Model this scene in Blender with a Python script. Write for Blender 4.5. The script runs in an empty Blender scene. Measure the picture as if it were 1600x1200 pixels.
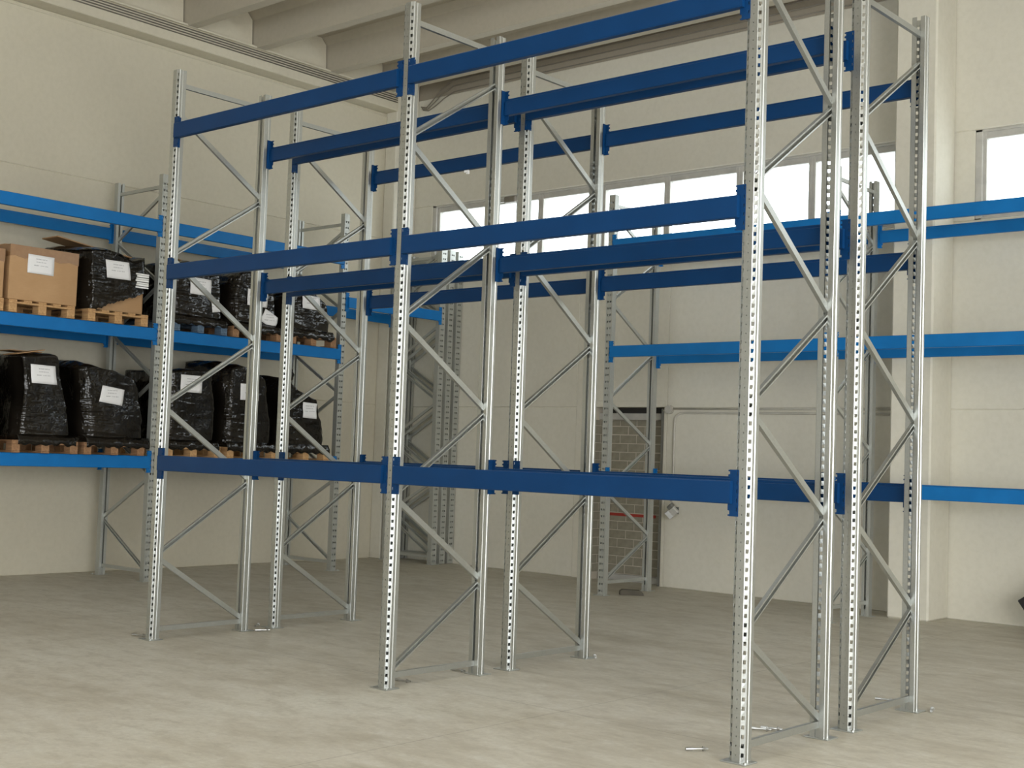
import bpy, bmesh, math, random
from mathutils import Vector, Matrix, noise
from mathutils.bvhtree import BVHTree
random.seed(7)
SC = bpy.context.scene
COL = SC.collection

# ------------------------------------------------------------------ camera
def make_camera():
    yaw, pitch, roll = -0.71555, 0.055463, 0.034492
    f = Vector((math.sin(yaw) * math.cos(pitch), math.cos(yaw) * math.cos(pitch), math.sin(pitch)))
    r = Vector((math.cos(yaw), -math.sin(yaw), 0.0))
    u = r.cross(f)
    c, s = math.cos(roll), math.sin(roll)
    r2, u2 = c * r + s * u, -s * r + c * u
    m = Matrix(((r2.x, u2.x, -f.x, 9.7603), (r2.y, u2.y, -f.y, -6.5611), (r2.z, u2.z, -f.z, 1.7043), (0, 0, 0, 1)))
    cd = bpy.data.cameras.new('camera')
    cd.sensor_width = 36.0
    cd.lens = 2018.37 / 1600 * 36
    cd.clip_start, cd.clip_end = 0.05, 200
    o = bpy.data.objects.new('camera', cd)
    COL.objects.link(o)
    o.matrix_world = m
    SC.camera = o
make_camera()

# ------------------------------------------------------------------ world, lights, exposure
w = bpy.data.worlds.new('overcast_sky')
SC.world = w
w.use_nodes = True
bg = w.node_tree.nodes['Background']
bg.inputs[0].default_value = (0.93, 0.97, 1.0, 1)
bg.inputs[1].default_value = 5.0
SC.view_settings.view_transform = 'Standard'
SC.view_settings.look = 'None'
SC.view_settings.gamma = 1
SC.view_settings.use_curve_mapping = False
SC.view_settings.exposure = -0.17
SC.cycles.use_denoising = True
SC.cycles.max_bounces = 10
SC.cycles.diffuse_bounces = 5
SC.cycles.sample_clamp_indirect = 6.0

def area(name, loc, target, sx, sy, watts, col):
    ld = bpy.data.lights.new(name, 'AREA')
    ld.shape = 'RECTANGLE'
    ld.size, ld.size_y = sx, sy
    ld.energy = watts
    ld.color = col
    o = bpy.data.objects.new(name, ld)
    COL.objects.link(o)
    o.location = loc
    d = Vector(target) - Vector(loc)
    o.rotation_euler = d.to_track_quat('-Z', 'Y').to_euler()
    return o
# daylight through the loading door beside the camera; added fill lamp behind the camera
area('loading_door_daylight', (15.6, -4.2, 2.9), (0, -4.2, 2.9), 11.0, 5.6, 1000, (1.0, 0.97, 0.92))
area('front_fill_light', (8.6, -13.6, 2.2), (8.6, 0, 2.2), 11.0, 4.2, 310, (0.93, 0.97, 1.0))  # unseen lamp added to lift the back wall
# added unseen roof strips: slab openings and fill lamps to brighten the floor
FILL_X0, FILL_X1 = -1.0, 12.0
FILL_Y = (0.40, -2.18, -4.76, -7.34)
for i_, y_ in enumerate(FILL_Y):
    area('roof_fill_light', ((FILL_X0 + FILL_X1) / 2, y_, 7.96), ((FILL_X0 + FILL_X1) / 2, y_ + .0001, 0), 0.42, 12.6, 60, (1.0, 0.985, 0.95))

# ------------------------------------------------------------------ materials
MATS = {}
def newmat(name):
    m = bpy.data.materials.new(name)
    m.use_nodes = True
    MATS[name] = m
    nt = m.node_tree
    return m, nt, nt.nodes['Principled BSDF']
def node(nt, t, **kw):
    n = nt.nodes.new(t)
    for k, v in kw.items():
        setattr(n, k, v)
    return n
def coords(nt, scale=(1, 1, 1), kind='Object', rot=(0, 0, 0)):
    tc = node(nt, 'ShaderNodeTexCoord')
    mp = node(nt, 'ShaderNodeMapping')
    mp.inputs['Scale'].default_value = scale
    mp.inputs['Rotation'].default_value = rot
    nt.links.new(tc.outputs[kind], mp.inputs[0])
    return mp.outputs[0]
def noise_tex(nt, vec, scale, detail=4, rough=0.55):
    n = node(nt, 'ShaderNodeTexNoise')
    n.inputs['Scale'].default_value = scale
    n.inputs['Detail'].default_value = detail
    n.inputs['Roughness'].default_value = rough
    nt.links.new(vec, n.inputs['Vector'])
    return n.outputs['Fac']
def ramp(nt, fac, stops):
    r = node(nt, 'ShaderNodeValToRGB')
    el = r.color_ramp.elements
    while len(el) < len(stops):
        el.new(0.5)
    for e, (p, c) in zip(el, stops):
        e.position = p
        e.color = (c[0], c[1], c[2], 1) if not isinstance(c, (int, float)) else (c, c, c, 1)
    nt.links.new(fac, r.inputs[0])
    return r.outputs[0]
def mix(nt, fac, a, b):
    m = node(nt, 'ShaderNodeMix', data_type='RGBA')
    if isinstance(fac, (int, float)):
        m.inputs[0].default_value = fac
    else:
        nt.links.new(fac, m.inputs[0])
    for s, v in ((6, a), (7, b)):
        if isinstance(v, tuple):
            m.inputs[s].default_value = (v[0], v[1], v[2], 1)
        else:
            nt.links.new(v, m.inputs[s])
    return m.outputs[2]
def math_n(nt, op, a, b=None):
    m = node(nt, 'ShaderNodeMath', operation=op)
    for i, v in enumerate((a, b)):
        if v is None:
            continue
        if isinstance(v, (int, float)):
            m.inputs[i].default_value = v
        else:
            nt.links.new(v, m.inputs[i])
    return m.outputs[0]
def bump(nt, bsdf, h, strength, dist=0.01):
    b = node(nt, 'ShaderNodeBump')
    b.inputs['Strength'].default_value = strength
    b.inputs['Distance'].default_value = dist
    nt.links.new(h, b.inputs['Height'])
    nt.links.new(b.outputs[0], bsdf.inputs['Normal'])

def simple(name, col, rough=0.6, metal=0.0, var=0.12, vscale=6.0, spec=0.5):
    m, nt, b = newmat(name)
    v = coords(nt)
    n = noise_tex(nt, v, vscale, 5)
    lo = tuple(c * (1 - var) for c in col)
    hi = tuple(min(1, c * (1 + var)) for c in col)
    nt.links.new(ramp(nt, n, [(0.3, lo), (0.7, hi)]), b.inputs['Base Color'])
    b.inputs['Roughness'].default_value = rough
    b.inputs['Metallic'].default_value = metal
    b.inputs['Specular IOR Level'].default_value = spec
    return m

def wall_mat(name, col):
    m, nt, b = newmat(name)
    v = coords(nt)
    big = noise_tex(nt, v, 0.35, 4)
    fine = noise_tex(nt, v, 14, 5, 0.6)
    c1 = ramp(nt, big, [(0.35, tuple(c * 0.94 for c in col)), (0.65, tuple(min(1, c * 1.04) for c in col))])
    c2 = ramp(nt, fine, [(0.3, (0.95, 0.95, 0.94)), (0.6, (1, 1, 1))])
    mm = node(nt, 'ShaderNodeMix', data_type='RGBA', blend_type='MULTIPLY')
    mm.inputs[0].default_value = 1
    nt.links.new(c1, mm.inputs[6]); nt.links.new(c2, mm.inputs[7])
    nt.links.new(mm.outputs[2], b.inputs['Base Color'])
    b.inputs['Roughness'].default_value = 0.85
    b.inputs['Specular IOR Level'].default_value = 0.2
    bump(nt, b, fine, 0.08, 0.01)
    return m
wall_mat('wall_paint', (0.59, 0.553, 0.445))
wall_mat('back_wall_paint', (0.68, 0.655, 0.565))
wall_mat('raw_concrete', (0.50, 0.46, 0.375))
wall_mat('dark_top_band', (0.36, 0.32, 0.255))
wall_mat('girder_paint', (0.62, 0.58, 0.47))

def floor_mat():
    m, nt, b = newmat('polished_concrete')
    v = coords(nt)
    vs = coords(nt, (0.6, 2.2, 1), rot=(0, 0, 0.72))
    big = noise_tex(nt, v, 0.45, 5, 0.6)
    streak = noise_tex(nt, vs, 1.3, 6, 0.65)
    fine = noise_tex(nt, v, 22, 5, 0.7)
    c = ramp(nt, big, [(0.32, (0.40, 0.365, 0.285)), (0.52, (0.47, 0.435, 0.35)), (0.7, (0.53, 0.51, 0.43))])
    c = mix(nt, ramp(nt, streak, [(0.40, 0.0), (0.75, 0.7)]), c, (0.60, 0.575, 0.50))
    c = mix(nt, ramp(nt, streak, [(0.25, 0.55), (0.45, 0.0)]), c, (0.33, 0.29, 0.22))
    mid = noise_tex(nt, coords(nt, (1, 1.7, 1), rot=(0, 0, 0.72)), 3.4, 7, 0.72)
    c = mix(nt, ramp(nt, mid, [(0.34, 0.6), (0.5, 0.0)]), c, (0.33, 0.295, 0.225))
    c = mix(nt, ramp(nt, mid, [(0.53, 0.0), (0.70, 0.65)]), c, (0.60, 0.585, 0.52))
    c = mix(nt, ramp(nt, fine, [(0.35, 0.32), (0.6, 0.0)]), c, (0.34, 0.31, 0.25))
    spots = noise_tex(nt, v, 5.5, 3, 0.5)
    c = mix(nt, ramp(nt, spots, [(0.735, 0.0), (0.78, 0.55)]), c, (0.22, 0.19, 0.15))
    # saw-cut joints in the slab
    tc = node(nt, 'ShaderNodeTexCoord')
    wob = noise_tex(nt, v, 3.0, 2)
    sep = node(nt, 'ShaderNodeSeparateXYZ')
    nt.links.new(tc.outputs['Object'], sep.inputs[0])
    lines = None
    for ax, pos in (('X', 4.3), ('Y', 0.35), ('X', -1.6), ('Y', 5.2), ('Y', -4.6), ('X', 10.2)):
        d = math_n(nt, 'ABSOLUTE', math_n(nt, 'SUBTRACT', sep.outputs[ax], pos))
        d = math_n(nt, 'ADD', d, math_n(nt, 'MULTIPLY', wob, 0.004))
        l = math_n(nt, 'LESS_THAN', d, 0.0055)
        lines = l if lines is None else math_n(nt, 'MAXIMUM', lines, l)
    c = mix(nt, math_n(nt, 'MULTIPLY', lines, 0.55), c, (0.16, 0.14, 0.11))
    nt.links.new(c, b.inputs['Base Color'])
    nt.links.new(ramp(nt, big, [(0.3, 0.42), (0.7, 0.55)]), b.inputs['Roughness'])
    b.inputs['Specular IOR Level'].default_value = 0.35
    bump(nt, b, fine, 0.04, 0.01)
floor_mat()

def galv(name, col, rough, metal, sc=40):
    m, nt, b = newmat(name)
    v = coords(nt)
    vo = node(nt, 'ShaderNodeTexVoronoi')
    vo.inputs['Scale'].default_value = sc
    nt.links.new(v, vo.inputs['Vector'])
    bw = node(nt, 'ShaderNodeRGBToBW')
    nt.links.new(vo.outputs['Color'], bw.inputs[0])
    n = noise_tex(nt, v, 5, 4)
    c = ramp(nt, bw.outputs[0], [(0.1, tuple(x * 0.92 for x in col)), (0.9, col)])
    c = mix(nt, ramp(nt, n, [(0.3, 0.2), (0.7, 0.0)]), c, tuple(x * 0.8 for x in col))
    nt.links.new(c, b.inputs['Base Color'])
    b.inputs['Metallic'].default_value = metal
    nt.links.new(ramp(nt, bw.outputs[0], [(0, rough - 0.015), (1, rough + 0.015)]), b.inputs['Roughness'])
galv('galvanized_steel', (0.48, 0.495, 0.475), 0.335, 0.86, 110)
galv('dull_zinc', (0.50, 0.515, 0.485), 0.45, 0.6, 110)

def paint(name, col, scuff):
    m, nt, b = newmat(name)
    v = coords(nt)
    n = noise_tex(nt, v, 3.0, 5)
    c = ramp(nt, n, [(0.3, tuple(x * 0.92 for x in col)), (0.7, tuple(x * 1.06 for x in col))])
    s = noise_tex(nt, coords(nt, (2.2, 6, 6)), 3.0, 6, 0.7)
    c = mix(nt, ramp(nt, s, [(0.735, 0.0), (0.77, scuff)]), c, (0.30, 0.30, 0.28))
    nt.links.new(c, b.inputs['Base Color'])
    b.inputs['Roughness'].default_value = 0.36
    b.inputs['Specular IOR Level'].default_value = 0.18
paint('dark_blue_paint', (0.003, 0.034, 0.112), 0.6)
paint('light_blue_paint', (0.008, 0.150, 0.43), 0.2)

def wood(name, a, bb):
    m, nt, b = newmat(name)
    n = noise_tex(nt, coords(nt, (2, 14, 14)), 2.5, 6, 0.6)
    nt.links.new(ramp(nt, n, [(0.3, a), (0.7, bb)]), b.inputs['Base Color'])
    b.inputs['Roughness'].default_value = 0.8
wood('pallet_wood', (0.36, 0.20, 0.085), (0.58, 0.36, 0.17))
wood('blue_pallet_wood', (0.05, 0.085, 0.14), (0.11, 0.17, 0.24))
wood('dark_pallet_wood', (0.20, 0.105, 0.05), (0.36, 0.20, 0.10))

def film():
    m, nt, b = newmat('black_stretch_film')
    def ridged(vec, scale):
        n = node(nt, 'ShaderNodeTexNoise', noise_type='RIDGED_MULTIFRACTAL')
        n.inputs['Scale'].default_value = scale
        n.inputs['Detail'].default_value = 3
        nt.links.new(vec, n.inputs['Vector'])
        return n.outputs['Fac']
    a = ridged(coords(nt, (1, 1.2, 7), rot=(0.35, 0, 0)), 2.0)
    c = ridged(coords(nt, (1, 1.6, 11), rot=(-0.5, 0, 0)), 1.7)
    big = noise_tex(nt, coords(nt), 2.6, 4)
    where = noise_tex(nt, coords(nt), 1.7, 3)
    k = ramp(nt, where, [(0.40, 0.15), (0.62, 1.0)])
    h = math_n(nt, 'ADD', math_n(nt, 'MULTIPLY', a, 0.50), math_n(nt, 'MULTIPLY', c, 0.38))
    h = math_n(nt, 'MULTIPLY', h, k)
    h = math_n(nt, 'ADD', h, math_n(nt, 'MULTIPLY', big, 1.2))
    nt.links.new(ramp(nt, big, [(0.3, (0.003, 0.0024, 0.0018)), (0.75, (0.014, 0.011, 0.008))]), b.inputs['Base Color'])
    b.inputs['Roughness'].default_value = 0.14
    b.inputs['Specular IOR Level'].default_value = 0.4
    bump(nt, b, h, 0.8, 0.06)
film()
def cardboard():
    m, nt, b = newmat('cardboard')
    n = noise_tex(nt, coords(nt), 3, 5)
    f = noise_tex(nt, coords(nt, (60, 4, 60)), 3, 3)
    c = ramp(nt, n, [(0.3, (0.40, 0.235, 0.11)), (0.7, (0.47, 0.29, 0.145))])
    c = mix(nt, ramp(nt, f, [(0.4, 0.12), (0.6, 0.0)]), c, (0.32, 0.18, 0.08))
    nt.links.new(c, b.inputs['Base Color'])
    b.inputs['Roughness'].default_value = 0.75
cardboard()
simple('packing_tape', (0.30, 0.17, 0.085), 0.22, var=0.1, vscale=14)
def paper():
    m, nt, b = newmat('printed_paper')
    tc = node(nt, 'ShaderNodeTexCoord')
    sep = node(nt, 'ShaderNodeSeparateXYZ')
    nt.links.new(tc.outputs['Object'], sep.inputs[0])
    n = noise_tex(nt, coords(nt, (1, 120, 30)), 1.0, 3)
    ink = math_n(nt, 'GREATER_THAN', n, 0.47)
    tot = None
    for z, hh, wd in ((0.062, 0.006, 0.075), (0.028, 0.005, 0.06), (-0.012, 0.005, 0.085)):
        a = math_n(nt, 'LESS_THAN', math_n(nt, 'ABSOLUTE', math_n(nt, 'SUBTRACT', sep.outputs['Z'], z)), hh)
        c = math_n(nt, 'LESS_THAN', math_n(nt, 'ABSOLUTE', sep.outputs['Y']), wd)
        l = math_n(nt, 'MULTIPLY', math_n(nt, 'MULTIPLY', a, c), ink)
        tot = l if tot is None else math_n(nt, 'MAXIMUM', tot, l)
    nt.links.new(mix(nt, math_n(nt, 'MULTIPLY', tot, 0.6), (0.80, 0.80, 0.81), (0.2, 0.2, 0.22)), b.inputs['Base Color'])
    b.inputs['Roughness'].default_value = 0.6
paper()
simple('window_frame_grey', (0.50, 0.49, 0.45), 0.5)
simple('conduit_grey', (0.52, 0.50, 0.44), 0.5)
simple('cable_dark', (0.20, 0.18, 0.15), 0.6)
simple('concrete_block', (0.26, 0.24, 0.185), 0.9, var=0.14, vscale=9)
simple('mortar', (0.50, 0.45, 0.37), 0.9, var=0.08)
simple('red_paint', (0.34, 0.030, 0.018), 0.55)
simple('steel_door_frame', (0.20, 0.20, 0.18), 0.5, 0.3)
simple('pale_lintel', (0.42, 0.41, 0.38), 0.6)
simple('gap_shade', (0.03, 0.028, 0.025), 0.9)
simple('black_plastic', (0.010, 0.010, 0.011), 0.4)
simple('rubber', (0.085, 0.075, 0.055), 0.8)
simple('grey_plastic', (0.50, 0.49, 0.45), 0.5)
simple('white_plastic', (0.85, 0.85, 0.84), 0.4)
simple('lamp_glass', (0.75, 0.76, 0.75), 0.12)
simple('bolt_steel', (0.42, 0.42, 0.40), 0.3, 0.9, var=0.2, vscale=60)
def glass():
    m, nt, b = newmat('window_glass')
    out = nt.nodes['Material Output']
    tr = node(nt, 'ShaderNodeBsdfTransparent')
    tr.inputs[0].default_value = (0.95, 0.97, 0.97, 1)
    gl = node(nt, 'ShaderNodeBsdfGlossy')
    gl.inputs['Roughness'].default_value = 0.05
    mx = node(nt, 'ShaderNodeMixShader')
    mx.inputs[0].default_value = 0.04
    nt.links.new(tr.outputs[0], mx.inputs[1]); nt.links.new(gl.outputs[0], mx.inputs[2])
    nt.links.new(mx.outputs[0], out.inputs[0])
glass()

# ------------------------------------------------------------------ mesh helpers
class MB:
    def __init__(s):
        s.v, s.f = [], []
    def add(s, vs, fs):
        o = len(s.v)
        s.v += [tuple(p) for p in vs]
        s.f += [tuple(o + i for i in q) for q in fs]
        return s
    def quad(s, a, b, c, d):
        return s.add((a, b, c, d), ((0, 1, 2, 3),))
    def box(s, lo, hi, ch=0.0):
        (x0, y0, z0), (x1, y1, z1) = lo, hi
        if ch <= 0:
            vs = [(x, y, z) for x in (x0, x1) for y in (y0, y1) for z in (z0, z1)]
            fs = ((0, 1, 3, 2), (4, 6, 7, 5), (0, 4, 5, 1), (2, 3, 7, 6), (0, 2, 6, 4), (1, 5, 7, 3))
            return s.add(vs, fs)
        ch = min(ch, 0.45 * min(x1 - x0, y1 - y0, z1 - z0))
        L = (x0, y0, z0); H = (x1, y1, z1)
        vs, ix = [], {}
        for sx in (0, 1):
            for sy in (0, 1):
                for sz in (0, 1):
                    sg = (sx, sy, sz)
                    for a in range(3):
                        p = [(H[k] - ch if sg[k] else L[k] + ch) for k in range(3)]
                        p[a] = H[a] if sg[a] else L[a]
                        ix[(sg, a)] = len(vs); vs.append(tuple(p))
        fs = []
        for a in range(3):
            b, c = (a + 1) % 3, (a + 2) % 3
            for sa in (0, 1):
                q = []
                for sb, sc_ in ((0, 0), (1, 0), (1, 1), (0, 1)):
                    g = [0, 0, 0]; g[a] = sa; g[b] = sb; g[c] = sc_
                    q.append(ix[(tuple(g), a)])
                fs.append(tuple(q if sa else q[::-1]))
            for sb in (0, 1):
                for sc_ in (0, 1):
                    g0 = [0, 0, 0]; g0[b] = sb; g0[c] = sc_; g1 = list(g0); g1[a] = 1
                    q = (ix[(tuple(g0), b)], ix[(tuple(g1), b)], ix[(tuple(g1), c)], ix[(tuple(g0), c)])
                    fs.append(q if sb == sc_ else q[::-1])
        for sx in (0, 1):
            for sy in (0, 1):
                for sz in (0, 1):
                    g = (sx, sy, sz)
                    q = (ix[(g, 0)], ix[(g, 1)], ix[(g, 2)])
                    fs.append(q if (sx + sy + sz) % 2 else q[::-1])
        return s.add(vs, fs)
    def cyl(s, p, q, r, n=12, r2=None, cap=True):
        p, q = Vector(p), Vector(q)
        d = (q - p).normalized()
        a = d.orthogonal().normalized(); b = d.cross(a)
        r2 = r if r2 is None else r2
        vs = []
        for base, rr in ((p, r), (q, r2)):
            for i in range(n):
                t = 2 * math.pi * i / n
                vs.append(base + a * (rr * math.cos(t)) + b * (rr * math.sin(t)))
        fs = [(i, (i + 1) % n, n + (i + 1) % n, n + i) for i in range(n)]
        if cap:
            fs += [tuple(range(n))[::-1], tuple(range(n, 2 * n))]
        return s.add(vs, fs)
    def tube(s, pts, r, n=8):
        pts = [Vector(p) for p in pts]
        vs, fs = [], []
        up = None
        for i, p in enumerate(pts):
            d = (pts[min(i + 1, len(pts) - 1)] - pts[max(i - 1, 0)]).normalized()
            if up is None:
                up = d.orthogonal().normalized()
            up = (up - d * up.dot(d)).normalized()
            b = d.cross(up)
            for k in range(n):
                t = 2 * math.pi * k / n
                vs.append(p + up * (r * math.cos(t)) + b * (r * math.sin(t)))
        for i in range(len(pts) - 1):
            for k in range(n):
                fs.append((i * n + k, i * n + (k + 1) % n, (i + 1) * n + (k + 1) % n, (i + 1) * n + k))
        fs += [tuple(range(n))[::-1], tuple(range((len(pts) - 1) * n, len(pts) * n))]
        return s.add(vs, fs)
    def prism(s, prof, axis, a, b):
        """closed 2D profile extruded along an axis ('x': profile is (y,z); 'y': (x,z); 'z': (x,y))"""
        def P(q, t):
            return (t, q[0], q[1]) if axis == 'x' else (q[0], t, q[1]) if axis == 'y' else (q[0], q[1], t)
        n = len(prof)
        vs = [P(q, a) for q in prof] + [P(q, b) for q in prof]
        fs = [(i, (i + 1) % n, n + (i + 1) % n, n + i) for i in range(n)] + [tuple(range(n))[::-1], tuple(range(n, 2 * n))]
        return s.add(vs, fs)
    def mesh(s, name, mat, smooth=False, fixn=True):
        me = bpy.data.meshes.new(name)
        me.from_pydata(s.v, [], s.f)
        if fixn:
            bm = bmesh.new(); bm.from_mesh(me)
            bmesh.ops.recalc_face_normals(bm, faces=bm.faces)
            bm.to_mesh(me); bm.free()
        if isinstance(mat, str):
            mat = [mat]
        for k in mat:
            me.materials.append(MATS[k])
        if smooth:
            me.polygons.foreach_set('use_smooth', [True] * len(me.polygons))
        me.update()
        return me
def link(name, me, parent=None, loc=(0, 0, 0), rot=(0, 0, 0)):
    o = bpy.data.objects.new(name, me)
    COL.objects.link(o)
    o.location = loc
    o.rotation_euler = rot
    if parent is not None:
        o.parent = parent
    return o
def thing(name, label, cat, loc=(0, 0, 0), rot=(0, 0, 0), group=None):
    o = link(name, None, None, loc, rot)
    return tag(o, label, cat, group)
def tag(o, label, cat, group=None):
    o['label'] = label; o['category'] = cat
    if group:
        o['group'] = group
    return o
def struct(name, me, loc=(0, 0, 0)):
    o = link(name, me, None, loc)
    o['kind'] = 'structure'
    return o
def solid(me, t, offset=0.0):
    """give a sheet mesh its thickness once; every copy then shares the result"""
    o = bpy.data.objects.new('sheet', me)
    COL.objects.link(o)
    md = o.modifiers.new('s', 'SOLIDIFY')
    md.thickness = t; md.offset = offset
    dg = bpy.context.evaluated_depsgraph_get()
    r = bpy.data.meshes.new_from_object(o.evaluated_get(dg))
    bpy.data.objects.remove(o)
    return r
def weld(me, d=0.0004):
    bm = bmesh.new(); bm.from_mesh(me)
    bmesh.ops.remove_doubles(bm, verts=bm.verts, dist=d)
    bmesh.ops.recalc_face_normals(bm, faces=bm.faces)
    bm.to_mesh(me); bm.free()
    return me

# ------------------------------------------------------------------ the hall
XL, YB, XR, YF, ZC = -5.5, 8.15, 15.8, -13.8, 7.97
struct('floor', MB().box((XL - .3, YF - .3, -.2), (XR + .3, YB + .55, 0)).mesh('floor', 'polished_concrete'))

def panel(parent, lo, hi, ch=0.012, mat='back_wall_paint', name='wall_panel'):
    return link(name, MB().box(lo, hi, ch).mesh(name, mat), parent)

wl = struct('wall_left', MB().box((XL - .28, YF - .3, 0), (XL - .2, YB + .3, ZC + .3)).mesh('wall_left', 'wall_paint'))
for z0, z1 in ((0, 2.455), (2.455, 5.137), (5.137, 7.185)):
    panel(wl, (XL - .2, YF, z0), (XL, YB, z1), 0.009, 'wall_paint')
link('wall_bead', MB().box((XL, YF, 7.128), (XL + .012, YB - .4, 7.146), .004).mesh('wall_bead', 'wall_paint'), wl)

wb = struct('wall_back', MB().box((XL - .28, YB + .5, 0), (XR + .3, YB + .56, 2.5)).mesh('wall_back', 'wall_paint'))
WZ0, WZ1 = 4.625, 5.685
DX0, DX1, DZ = -1.46, -0.25, 2.44
T = .22
panel(wb, (XL, YB, 0), (-1.77, YB + T, 2.437), .009)
panel(wb, (-1.77, YB - .004, 0), (DX0, YB + T, 2.525), .004)          # door surround, a hair proud
panel(wb, (DX1, YB - .004, 0), (-0.205, YB + T, 2.525), .004)
panel(wb, (DX0, YB - .004, DZ), (DX1, YB + T, 2.525), .004)
panel(wb, (-0.205, YB, 0), (3.3, YB + T, 2.428), .009)
panel(wb, (XL, YB, 2.437), (-1.77, YB + T, WZ0), .009)
panel(wb, (-1.77, YB, 2.525), (-0.205, YB + T, WZ0), .003)
panel(wb, (-0.205, YB, 2.428), (3.3, YB + T, WZ0), .009)
panel(wb, (XL, YB, WZ0), (-4.86, YB + T, WZ1), .005)
panel(wb, (3.09, YB, WZ0), (3.3, YB + T, WZ1), .005)
panel(wb, (XL, YB, WZ1), (3.3, YB + T, 7.47), .012)
panel(wb, (XL, YB + .015, 7.47), (3.3, YB + T, ZC + .1), .006, 'dark_top_band', 'top_band')  # darker, browner band along the top of the back wall
panel(wb, (3.6, YB, 0), (XR, YB + T, 2.421), .009)
panel(wb, (3.6, YB, 2.421), (XR, YB + T, WZ0), .009)
panel(wb, (3.6, YB, WZ0), (4.0, YB + T, WZ1), .005)
panel(wb, (12.6, YB, WZ0), (XR, YB + T, WZ1), .005)
panel(wb, (3.6, YB, WZ1), (XR, YB + T, 7.47), .012)
panel(wb, (3.6, YB + .015, 7.47), (XR, YB + T, ZC + .1), .006, 'dark_top_band', 'top_band')
# columns standing proud of the back wall
link('column', MB().box((3.27, 7.58, 0), (3.765, YB, ZC), .02).mesh('column', 'back_wall_paint'), wb)
link('column', MB().box((XL, 7.66, 0), (-5.25, YB, ZC), .015).mesh('column', 'back_wall_paint'), wb)
link('column', MB().box((12.7, 7.58, 0), (13.2, YB, ZC), .02).mesh('column', 'back_wall_paint'), wb)

# walls behind and beside the camera, with the loading door and a front opening added for fill light
def holed_wall(name, axis, pos, t, a0, a1, h0, h1, hz):
    m = MB()
    def B(p, q, z0, z1):
        if axis == 'x':
            m.box((pos, p, z0), (pos + t, q, z1))
        else:
            m.box((p, pos, z0), (q, pos + t, z1))
    B(a0, h0, 0, ZC + .1); B(h1, a1, 0, ZC + .1); B(h0, h1, hz, ZC + .1)
    struct(name, m.mesh(name, 'wall_paint'))
holed_wall('wall_right', 'x', XR, .25, YF, YB + T, -9.9, 1.5, 5.8)
holed_wall('wall_front', 'y', YF - .25, .25, XL - .2, XR + .25, 2.9, 14.3, 4.4)

# ---- windows
WN = [0]
def window(x0, x1):
    WN[0] += 1
    n = 'window_%d' % WN[0]
    m = MB()
    y0, y1, fw = YB + .05, YB + .13, .05
    z0, z1 = WZ0 + .02, WZ1 - .02
    m.box((x0, y0, z0), (x0 + fw, y1, z1), .006); m.box((x1 - fw, y0, z0), (x1, y1, z1), .006)
    m.box((x0 + fw, y0, z0), (x1 - fw, y1, z0 + fw), .006); m.box((x0 + fw, y0, z1 - fw - .04), (x1 - fw, y1, z1), .006)
    s = struct(n, m.mesh(n, 'window_frame_grey'))
    link('pane', MB().box((x0 + fw, YB + .085, z0 + fw), (x1 - fw, YB + .093, z1 - fw - .04)).mesh('pane', 'window_glass'), s)
edges = [-4.78, -3.67, -2.62, -1.455, -0.34, 0.815, 1.88, 3.05]
for a, b in zip(edges, edges[1:]):
    window(a, b)
for k in range(7):
    window(4.07 + 1.2 * k, 4.07 + 1.2 * (k + 1))
def surround(n, x0, x1):
    m = MB()
    m.box((x0, YB + .02, WZ1 - .03), (x1, YB + .16, WZ1), .005); m.box((x0, YB + .02, WZ0), (x1, YB + .16, WZ0 + .02), .005)
    m.box((x0, YB + .02, WZ0), (x0 + .08, YB + .16, WZ1), .005); m.box((x1 - .05, YB + .02, WZ0), (x1, YB + .16, WZ1), .005)
    struct(n, m.mesh(n, 'window_frame_grey'))
surround('trim_1', -4.86, 3.09)
surround('trim_2', 4.0, 12.6)

# ---- bricked-up doorway
BD = .25
d = struct('door_1', MB().box((DX0 - .02, YB + BD - .009, 0), (DX1 + .02, YB + BD + .05, DZ)).mesh('door_1', 'mortar'))
link('reveal_mortar', MB().box((DX0 - .03, YB + .004, 0), (DX0 + .014, YB + BD + .012, DZ)).mesh('reveal_mortar', 'mortar'), d)
bw_, bh_ = .285, .118
brick_me = {}
def brick(x0, x1, z0, z1, reveal=None):
    if reveal is None:
        k = (round(x1 - x0, 3), round(z1 - z0, 3))
        if k not in brick_me:
            brick_me[k] = MB().box((0, 0, 0), (x1 - x0, .03, z1 - z0), .004).mesh('brick', 'concrete_block')
        return link('brick', brick_me[k], d, (x0, YB + BD - .012 + random.uniform(-.002, .002), z0))
    y0, y1 = reveal
    return link('brick', MB().box((0, 0, 0), (.02, y1 - y0, z1 - z0), .004).mesh('brick', 'concrete_block'), d, (DX0 - .002, y0, z0))
nrow = 18
for r in range(nrow):
    z0 = .10 + r * .1225
    z1 = min(z0 + .1125, 2.26)
    if z1 - z0 < .03:
        continue
    x = DX0 + .02 - (0 if r % 2 else .145)
    while x < DX1 - .06:
        a, b = max(x, DX0 + .02), min(x + .277, DX1 - .07)
        if b - a > .04:
            brick(a, b, z0, z1)
        x += .287
    if r % 2:
        brick(0, 0, z0, z1, (YB + .03, YB + .155)); brick(0, 0, z0, z1, (YB + .165, YB + BD - .014))
    else:
        brick(0, 0, z0, z1, (YB + .03, YB + BD - .014))
link('red_stripe', MB().box((-1.36, YB + BD - .022, .905), (-.5, YB + BD - .014, .945), .002).mesh('red_stripe', 'red_paint'), d)['label'] = 'red paint stripe across the blocks'
link('lintel', MB().box((DX0, YB + .12, 2.265), (DX1 - .05, YB + .25, 2.36), .006).mesh('lintel', 'pale_lintel'), d)['label'] = 'pale lintel bar'
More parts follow.
